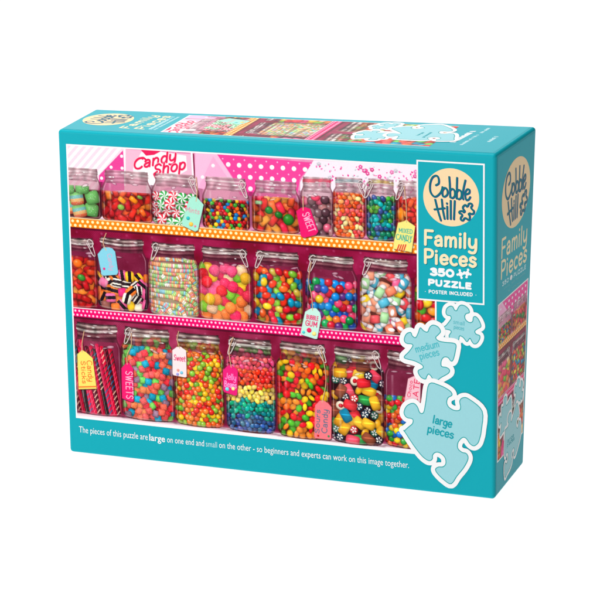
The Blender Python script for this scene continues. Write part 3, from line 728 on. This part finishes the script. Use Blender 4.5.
INKM = ink_material('printed_ink')
WHITE = flat('white_print', (252, 252, 252)); CREAM = flat('cream_print', (253, 236, 192)); PANEL = flat('teal_print', TEAL)
SAND = flat('sand_print', (254, 224, 176)); NAVY = flat('navy_print', (52, 66, 138)); PETROL = flat('petrol_print', (12, 112, 128))
PALE = flat('pale_teal_print', (160, 219, 226)); EDGE = flat('edge_teal_print', (36, 170, 172)); LETT = flat('letter_teal_print', (34, 166, 178)); SOFT = flat('soft_teal_print', (84, 192, 202))
DEEP = flat('deep_teal_print', (14, 134, 146)); MIST = flat('light_print', (196, 236, 240)); FAINT = flat('faint_teal_print', (96, 190, 200))

uvg = np.stack([U0+(XX+.5)/K, V1-(YY+.5)/K], -1)
cid = ids[:-1, :-1].copy()
e_ = 1.3/335
ed = [FRONT.M(66.2, 144.2), FRONT.M(77, 416.5)]
wb = quad_mesh(FRONT, [(U0-e_, V0-e_*1.6), (U1+e_, V0-e_*1.6), (U1+e_, V1+e_), (U0-e_, V1+e_)], 0)
link('picture_border', wb, WHITE, root)
pic = link('printed_picture', raster_mesh(FRONT, uvg, img, cid == 0, 1), INKM, root)
pic['label'] = 'glossy printed photograph of sweet jars on three shelves'
JL = ['sugared green and striped cubes', 'red and orange jelly slices', 'red and green peppermint swirls', 'tiny multicoloured chocolate buttons', 'orange jelly slices with green rounds',
      'grey and pink chocolate balls', 'orange and peach jelly beans', 'blue and green jelly beans', 'red and orange sweets beside the title panel', 'red jellies at the left edge of the middle shelf',
      'black striped liquorice blocks', 'pastel candy necklaces', 'large sugared gumdrops', 'large bright jelly beans', 'bright gumballs', 'sweets in twisted white wrappers',
      'sweets under the title panel', 'striped candy sticks', 'sugared coloured cubes', 'small orange and green balls', 'jelly beans in rainbow layers', 'flat red, orange and green discs',
      'rock candy pieces with flower centres', 'blue and red chocolate balls beside the large puzzle piece']
TL = ['mint green tag', 'pink tag reading SWEET', 'yellow tag reading MIXED CANDY', 'light blue tag', 'pale green tag reading BUBBLE GUM', 'yellow tag on the jar of candy sticks', 'narrow pink tag reading SWEETS',
      'white tag reading Sweet', 'pink tag on the rainbow jar', 'coral tag on the jar of discs', 'pale pink tag beside the large puzzle piece']
for k in JARS+TAGS:
    if (cid == k).sum() > 30:
        o = link('printed_jar' if k < 100 else 'printed_tag', raster_mesh(FRONT, uvg, img, cid == k, 1), INKM, pic)
        o['label'] = 'printed jar of '+JL[k-1] if k < 100 else TL[k-101]

# ------------------------------------------------------------------ title panel
pq = np.array([FRONT.M(416.9, 159.3), FRONT.M(485.4, 164.1), FRONT.M(483.9, 305.1), FRONT.M(416.6, 299.6)])
u0, u1 = (pq[0, 0]+pq[3, 0])/2, (pq[1, 0]+pq[2, 0])/2; vt, vb = (pq[0, 1]+pq[1, 1])/2, (pq[2, 1]+pq[3, 1])/2
panel = link('title_panel', quad_mesh(FRONT, [(u0, vb), (u1, vb), (u1, vt), (u0, vt)], 2), PANEL, root)
b_ = .0046
V = []; Fc = []
o4 = [(u0, vb), (u1, vb), (u1, vt), (u0, vt)]; i4 = [(u0+b_, vb+b_), (u1-b_, vb+b_), (u1-b_, vt-b_), (u0+b_, vt-b_)]
link('panel_border', mesh_from(FRONT.P(np.array(o4+i4), 3), [(q, (q+1) % 4, 4+(q+1) % 4, 4+q) for q in range(4)]), WHITE, panel)

def disc_obj(name, face, c, rx, ry, layer, mat, parent):
    r = max(rx, ry); xs = np.arange(c[0]-rx*1.06, c[0]+rx*1.06, r/46); ys = np.arange(c[1]-ry*1.06, c[1]+ry*1.06, r/46)
    X, Y = np.meshgrid(xs, ys); F = np.hypot((X-c[0])/rx, (Y-c[1])/ry)
    return contour_obj(name, face, F, xs, ys, 1, layer, mat, parent)

# lettering of the emblem in emblem space (-1..1)
def em(x, y): return ((x-265)/237.0, -(y-320)/250.0)      # measured in the enlarged emblem
EMB = [
 smooth([em(*p) for p in ((135, 222), (158, 205), (158, 165), (140, 140), (108, 155), (88, 200), (84, 262), (100, 305), (130, 322), (165, 296), (185, 262), (190, 235))], 6),
 smooth([em(*p) for p in ((205, 245), (190, 270), (192, 308), (210, 316), (232, 295), (232, 262), (215, 240), (200, 246))], 6),
 np.array([em(248, 145), em(252, 200), em(256, 318)]),
 smooth([em(*p) for p in ((254, 262), (275, 245), (294, 265), (294, 305), (275, 324), (257, 315))], 6),
 np.array([em(314, 148), em(312, 230), em(310, 325)]),
 smooth([em(*p) for p in ((312, 272), (328, 250), (350, 268), (350, 310), (332, 330), (312, 320))], 6),
 smooth([em(*p) for p in ((384, 166), (370, 230), (360, 300), (366, 328))], 6),
 smooth([em(*p) for p in ((386, 285), (416, 272), (418, 246), (402, 240), (386, 262), (382, 300), (392, 332), (412, 328), (425, 306))], 6),
 np.array([em(128, 348), em(150, 440), em(176, 524)]), np.array([em(184, 342), em(192, 430), em(208, 508)]),
 np.array([em(122, 432), em(208, 416)]), np.array([em(230, 400), em(232, 506)]), np.array([em(228, 372), em(228, 376)]),
 np.array([em(260, 348), em(260, 506)]), np.array([em(294, 348), em(287, 506)]),
]
EMP = smooth([em(*p) for p in ((352, 388), (372, 372), (384, 386), (396, 378), (404, 360), (424, 356), (434, 372), (424, 392), (432, 408), (450, 424), (446, 446), (428, 452), (414, 446), (402, 456),
      (412, 470), (410, 500), (396, 506), (378, 494), (362, 498), (350, 516), (332, 512), (330, 492), (342, 474), (336, 458), (316, 450), (320, 436), (342, 430), (356, 440), (366, 430), (350, 408))], 5, True)
EMP = np.vstack([EMP, EMP[:1]]); EMP = (EMP-EMP.mean(0))*(.92, .94)+EMP.mean(0)+(.05, .0)
def emblem(face, c, rx, ry, layer, parent, sc=1.0):
    e = disc_obj('emblem', face, c, rx, ry, layer, SAND, parent)
    f = np.array([rx, ry]); off = np.array([rx*.018, -ry*.012])
    ls = [c+p*f for p in EMB+[EMP]]
    strokes_obj('emblem_lettering', face, [q+off for q in ls], rx*.036*sc, layer+1, NAVY, parent, .0008)
    strokes_obj('emblem_lettering', face, ls, rx*.030*sc, layer+2, PETROL, parent, .0008)
cl = (FRONT.M(423.3, 197)+FRONT.M(479.2, 198))/2
rr = (FRONT.M(479.2, 198)-FRONT.M(423.3, 197))[0]/2
ru = (FRONT.M(450.5, 168.2)-FRONT.M(452, 226.3))[1]/2
cl = np.array([cl[0], (FRONT.M(450.5, 168.2)[1]+FRONT.M(452, 226.3)[1])/2])
emblem(FRONT, cl, rr, ru, 3, panel)

def title(face, rows, layer, parent, hwscale=1.0, shadow=True):
    for (t, a, b, tp, hw, mt, sh) in rows:
        ls = word(face, t, a, b, tp, track=.02)
        if sh and shadow: strokes_obj('lettering', face, [q+np.array([hw*.55, -hw*.55]) for q in ls], hw*1.05, layer, DEEP, parent)
        strokes_obj('lettering', face, ls, hw, layer+1, mt, parent)
title(FRONT, [
 ('Family', (425.4, 244.3), (476.0, 248.6), (425.4, 230.3), .0040, CREAM, True),
 ('Pieces', (425.4, 262.6), (475.6, 266.6), (425.4, 249.3), .0040, CREAM, True),
 ('350', (431.2, 274.6), (453.2, 276.5), (431, 268.4), .0036, WHITE, False),
 ('PUZZLE', (429.2, 284.6), (470.6, 288.6), (429.2, 279.6), .0031, WHITE, False),
 ('* POSTER INCLUDED *', (425, 292.6), (476, 296.3), (425, 289.6), .0011, WHITE, False)], 3, panel)
# interlocking pieces mark after the number
# ------------------------------------------------------------------ printed puzzle pieces
def cv(org, k, pts): return [(org[0]+x/k, org[1]+y/k) for x, y in pts]
SMALL = cv((430, 295), 10, [(132, 332), (165, 300), (195, 262), (213, 235), (205, 208), (172, 200), (160, 170), (172, 130), (205, 110), (230, 118), (245, 148), (268, 155), (285, 122), (310, 100), (350, 108), (385, 138), (395, 175), (362, 186), (348, 215), (362, 252), (400, 275), (428, 262), (435, 222), (458, 215), (490, 250), (512, 312), (480, 335), (450, 360), (462, 390), (498, 405), (498, 440), (470, 482), (440, 488), (418, 462), (400, 432), (370, 466), (335, 425), (298, 408), (288, 445), (262, 462), (205, 438), (192, 405), (212, 372), (200, 350)])
MEDIUM = cv((395, 320), 8.5714, [(80, 322), (120, 272), (153, 225), (145, 205), (98, 198), (80, 168), (98, 120), (135, 105), (150, 135), (178, 150), (200, 110), (218, 65), (245, 90), (280, 102), (300, 60), (330, 42), (372, 60), (392, 98), (372, 125), (350, 150), (375, 178), (430, 190), (518, 203), (520, 260), (500, 340), (480, 350), (455, 320), (420, 318), (398, 350), (400, 395), (440, 405), (468, 425), (460, 455), (400, 490), (345, 523), (310, 480), (290, 462), (275, 480), (262, 505), (225, 490), (200, 450), (205, 428), (240, 412), (235, 385), (170, 350)])
LARGE = cv((395, 365), 6.3158, [(60, 415), (85, 392), (112, 368), (112, 340), (75, 330), (58, 300), (75, 258), (115, 240), (142, 262), (158, 300), (182, 298), (196, 230), (217, 118), (285, 128), (345, 160), (362, 188), (336, 206), (328, 238), (342, 266), (375, 285), (408, 284), (415, 262), (410, 225), (432, 205), (470, 215), (552, 290)]) + \
    cv((400, 430), 7.5, [(612, 0), (600, 60), (585, 98), (555, 118), (525, 100), (498, 62), (470, 55), (438, 90), (435, 135), (465, 165), (500, 176), (512, 215), (480, 280), (430, 342), (385, 402), (330, 372), (280, 322), (268, 292), (290, 276), (325, 274), (345, 250), (340, 208), (308, 174), (272, 165), (247, 185), (243, 218), (215, 228), (168, 195), (105, 115), (35, 8)])
def piece(face, outline, layer, parent, band, text=None, marks=True, cell=.0016, tmat=None, thin=.0012):
    uv = face.MM(outline) if marks else np.array(outline)
    uv = smooth(uv, 4, True); xs, ys = grid_for(uv, band*1.3, cell); F = poly_field(uv, xs, ys)
    p = contour_obj('printed_piece', face, F, xs, ys, -.0014, layer+2, PALE, parent)
    contour_obj('piece_outline', face, F, xs, ys, band, layer, WHITE, p)
    contour_obj('piece_edge', face, F, xs, ys, thin, layer+1, EDGE, p)
    for (t, a, b, tp, bold, mt) in (text or []): strokes_obj('lettering', face, word(face, t, a, b, tp, track=-.02), bold, layer+3, mt, p, .0007)
    return p
for dx, dy, an in ((460.7, 274.0, 14), (467.4, 273.4, -12)):
    c_ = FRONT.M(dx, dy); a_ = math.radians(an); R_ = np.array([[math.cos(a_), -math.sin(a_)], [math.sin(a_), math.cos(a_)]])
    k_ = .0090; arms = [np.array([c_-R_@(k_, 0), c_+R_@(k_, 0)]), np.array([c_-R_@(0, k_*1.15), c_+R_@(0, k_*1.15)]), np.array([c_+R_@p for p in ((-.003, -.003), (.003, -.003), (.003, .003), (-.003, .003), (-.003, -.003))])]
    knob = [np.array([c_+R_@p]) for p in ((k_, 0), (-k_, 0), (0, k_*1.2), (0, -k_*1.2))]
    allp_ = np.vstack(arms+knob); xs_, ys_ = grid_for(allp_, .008, .0007)
    f_ = np.minimum(stroke_field(arms, xs_, ys_, .01)-.0025, stroke_field(knob, xs_, ys_, .01)-.0036)
    contour_obj('piece_mark', FRONT, f_, xs_, ys_, 0, 4 if an > 0 else 5, WHITE, panel)
piece(FRONT, SMALL, 6, root, .0118, [('small', (453.4, 323.4), (464.2, 325.4), (453.6, 319.4), .0008, FAINT), ('pieces', (454, 328.6), (464, 330.4), (454.2, 324.8), .0008, FAINT)])
piece(FRONT, MEDIUM, 10, root, .0146, [('medium', (416.8, 352.2), (439.2, 346.6), (416.2, 345.6), .0015, SOFT), ('pieces', (421.0, 359.4), (439.6, 354.8), (420.4, 352.8), .0015, SOFT)])
piece(FRONT, LARGE, 14, root, .0138, [('large', (433.4, 422.6), (451.4, 427.4), (434.0, 415.2), .0022, LETT), ('pieces', (428.0, 432.0), (453.0, 438.4), (428.6, 424.6), .0022, LETT)], cell=.002)

# ------------------------------------------------------------------ caption along the bottom edge
for t, a, b, tp, bo in (('The pieces of this puzzle are', (79.2, 432.2), (147.8, 440.0), (79.0, 425.9), 0), ('large', (149.4, 440.3), (165.2, 442.1), (149.3, 433.9), .014), ('on one end and', (167.2, 442.3), (204.2, 446.3), (167.1, 436.1), 0),
                     ('small', (206, 446.4), (217.2, 447.6), (206, 440.6), 0), ('on the other - so beginners and experts can work on this image together.', (219.2, 447.7), (409, 468.0), (219.1, 441.5), 0)):
    c_ = font_obj('caption', FRONT, t, a, b, tp, 1, WHITE if t != 'small' else MIST, root, bo)

# ------------------------------------------------------------------ right-hand side panel
emc = (SIDE.M(501.7, 206)+SIDE.M(530, 180))/2; er = (SIDE.M(530, 180)-SIDE.M(501.7, 206))[0]/2
ev = (SIDE.M(517, 157.5)[1]-SIDE.M(514.5, 227)[1])/2
emc[1] = (SIDE.M(518, 157.5)[1]+SIDE.M(513, 227.5)[1])/2
sp = link('side_print', quad_mesh(SIDE, [(.0125, .0125), (.2995, .0125), (.2995, .9875), (.0125, .9875)], 0), PANEL, root)
emblem(SIDE, emc, er, min(ev, er*1.02) if ev > 0 else er, 2, sp, 1.05)
title(SIDE, [('Family', (501.6, 257.8), (526.2, 240.8), (501.9, 240.0), .0040, CREAM, True), ('Pieces', (501.2, 278.6), (526.0, 260.2), (501.5, 262.0), .0040, CREAM, True),
             ('350 * PUZZLE', (502.2, 286.0), (525.4, 268.4), (502.3, 282.3), .0017, MIST, False)], 1, sp, shadow=False)
disc_obj('piece_mark', SIDE, SIDE.M(511, 277.4), .010, .007, 2, WHITE, sp)
def micro(face, a, b, h, n, layer, mat, parent, hw):
    """a line of print too small to read: fine uneven upright ticks"""
    a, b = face.M(*a), face.M(*b); d = b-a; nrm = np.array([-d[1], d[0]]); nrm = nrm/np.linalg.norm(nrm)*h
    ls = []
    for k in range(n):
        if rng.random() < .16: continue
        p = a+d*(k+.2)/n; q = a+d*(k+.75)/n
        ls.append(smooth([p, p+nrm*rng.uniform(.6, 1), q+nrm*rng.uniform(0, .9), q], 3))
    strokes_obj('fine_print', face, ls, hw, layer, mat, parent, .0007)
micro(SIDE, (503.8, 289.6), (525, 273.6), .006, 26, 1, FAINT, sp, .0009); micro(SIDE, (508, 292), (521, 282.2), .006, 16, 1, FAINT, sp, .0009)
micro(SIDE, (503.5, 478.5), (514, 467.5), .006, 16, 1, FAINT, sp, .0009)

def sample(x, y):
    """ink of the front picture at a front mark"""
    u, v = FRONT.M(x, y)
    i = int(np.clip((u-U0)*K, 0, CW-1)); j = int(np.clip((V1-v)*K, 0, CH-1)); return img[j, i]
Hinv = np.linalg.inv(FRONT.H)
def reprint(name, face, ua, ub, va, vb_, umap, vmap, layer, parent, k=620):
    """a smaller crop of the same photograph; umap/vmap take the face's u / v to front-picture canvas columns / rows"""
    nx, ny = int((ub-ua)*k), int((vb_-va)*k)
    us = np.linspace(ua, ub, nx); vsx = np.linspace(vb_, va, ny); Ug, Vg = np.meshgrid(us, vsx)
    ci = np.interp(Ug, *umap); cj = np.interp(Vg, *vmap)
    cj = cj + (ci-umap[1][0])*SLOPE
    ci = np.clip(ci, 0, CW-2); cj = np.clip(cj, 0, CH-2); a = ci.astype(int); b = cj.astype(int); fx = (ci-a)[..., None]; fy = (cj-b)[..., None]
    col = (img[b, a]*(1-fx)*(1-fy)+img[b, a+1]*fx*(1-fy)+img[b+1, a]*(1-fx)*fy+img[b+1, a+1]*fx*fy)
    return link(name, raster_mesh(face, np.stack([Ug, Vg], -1), col, np.ones((ny-1, nx-1), bool), layer), INKM, parent)
SLOPE = (or_t[1][1]-or_t[0][1])/(or_t[1][0]-or_t[0][0])
def cyo(x): return or_t[0][1]+SLOPE*(x-or_t[0][0])
def cyk(x): return yl(pk_t, x)
# side picture
ul = SIDE.M(498.5, 305.5)[0]; ur = SIDE.M(525.8, 330)[0]; vtop = SIDE.M(498.5, 305.8)[1]; vbot = SIDE.M(497.2, 461.5)[1]
vo = SIDE.M(498.3, 349)[1]; vk = SIDE.M(497.6, 403)[1]
xa_, xb_ = C(207, 200)[0], C(301, 200)[0]
link('picture_border', quad_mesh(SIDE, [(ul-.006, vbot-.004), (ur+.006, vbot-.004), (ur+.006, vtop+.004), (ul-.006, vtop+.004)], 1), WHITE, sp)
reprint('printed_picture', SIDE, ul, ur, vbot, vtop, ([ul, ur], [xa_, xb_]), ([vbot, vk, vo, vtop], [cyk(xa_)+160, cyk(xa_)+pkh/2, cyo(xa_)+orh/2, 4]), 2, sp)
# the pieces on the side: outlines placed by local frames
def norm(o): 
    q = FRONT.MM(o); return q-q.mean(0)
nS, nM, nL = norm(SMALL), norm(MEDIUM), norm(LARGE)
def place(n_, c, sc, ang, sx=1.0):
    a = math.radians(ang); R = np.array([[math.cos(a), -math.sin(a)], [math.sin(a), math.cos(a)]])
    return n_@R.T*np.array([sc*sx, sc])+c
piece(SIDE, place(nS, SIDE.M(518.5, 392), .78, 15), 3, sp, .009, marks=False, cell=.0018)
piece(SIDE, place(nM, SIDE.M(505.2, 418), .80, 20), 6, sp, .009, marks=False, cell=.0018)
piece(SIDE, place(nL, SIDE.M(511.0, 440.0), .72, -42), 9, sp, .009, marks=False, cell=.0018, text=[('large', (506.5, 443.5), (513.2, 436.5), (506.2, 440), .0012, LETT), ('pieces', (506.5, 447.2), (513.8, 439.6), (506.2, 444), .0012, LETT)])

# ------------------------------------------------------------------ top panel (reads from front to back)
tp_ = link('top_print', quad_mesh(TOP, [(.0125, .0125), (.3135, .0125), (.3135, 1.3125), (.0125, 1.3125)], 0), PANEL, root)
lc = (TOP.M(84.5, 124.5)+TOP.M(132, 118.5))/2
emblem(TOP, TOP.M(108.2, 119.5), .090, .075, 2, tp_, 1.0)
title(TOP, [('Family', (128.5, 128.6), (158, 116.0), (119, 128.3), .0031, CREAM, False), ('Pieces', (143.6, 129.3), (171, 116.6), (134.2, 128.9), .0031, CREAM, False)], 1, tp_)
micro(TOP, (150, 130.2), (176, 116.3), .011, 22, 1, MIST, tp_, .0016); micro(TOP, (155, 130.0), (180, 117), .007, 30, 1, MIST, tp_, .0010)
tu0, tu1 = TOP.M(163, 132)[0], TOP.M(256, 118.2)[0]
vt0 = TOP.M(162.5, 132)[1]; vor = TOP.M(227.5, 135.5)[1]; vpk = TOP.M(307.5, 140.8)[1]; ve = TOP.M(372, 144)[1]; vend = TOP.M(430, 146)[1]
x0_, x1_ = C(139, 200)[0], C(209, 200)[0]
link('picture_border', quad_mesh(TOP, [(tu0-.003, vend), (tu1+.003, vend), (tu1+.003, vt0+.006), (tu0-.003, vt0+.006)], 1), WHITE, tp_)
reprint('printed_picture', TOP, tu0, tu1, vend, vt0, ([tu0, tu1], [x0_, x1_]), ([vend, vpk, vor, vt0], [cyk(x0_)+260, cyk(x0_)+pkh/2, cyo(x0_)+orh/2, 4]), 2, tp_, 520)
piece(TOP, place(nM, TOP.M(374, 135.5), .72, 120), 3, tp_, .012, marks=False, cell=.0018)
piece(TOP, place(nS, TOP.M(386, 126.5), .70, 15), 6, tp_, .012, marks=False, cell=.0018)
piece(TOP, place(nL, TOP.M(424.0, 134), .80, -38), 9, tp_, .012, marks=False, cell=.0018, text=[('large', (418, 136), (424, 133), (416, 136), .0018, LETT), ('pieces', (424, 138), (432, 133), (421.5, 138), .0018, LETT)])
micro(TOP, (454.5, 142.6), (477.5, 130.3), .014, 14, 1, WHITE, tp_, .0022); micro(TOP, (462, 145.2), (490.5, 128.2), .008, 30, 1, MIST, tp_, .0012)
micro(TOP, (489.5, 142.2), (498.5, 136.6), .010, 9, 1, MIST, tp_, .0014)
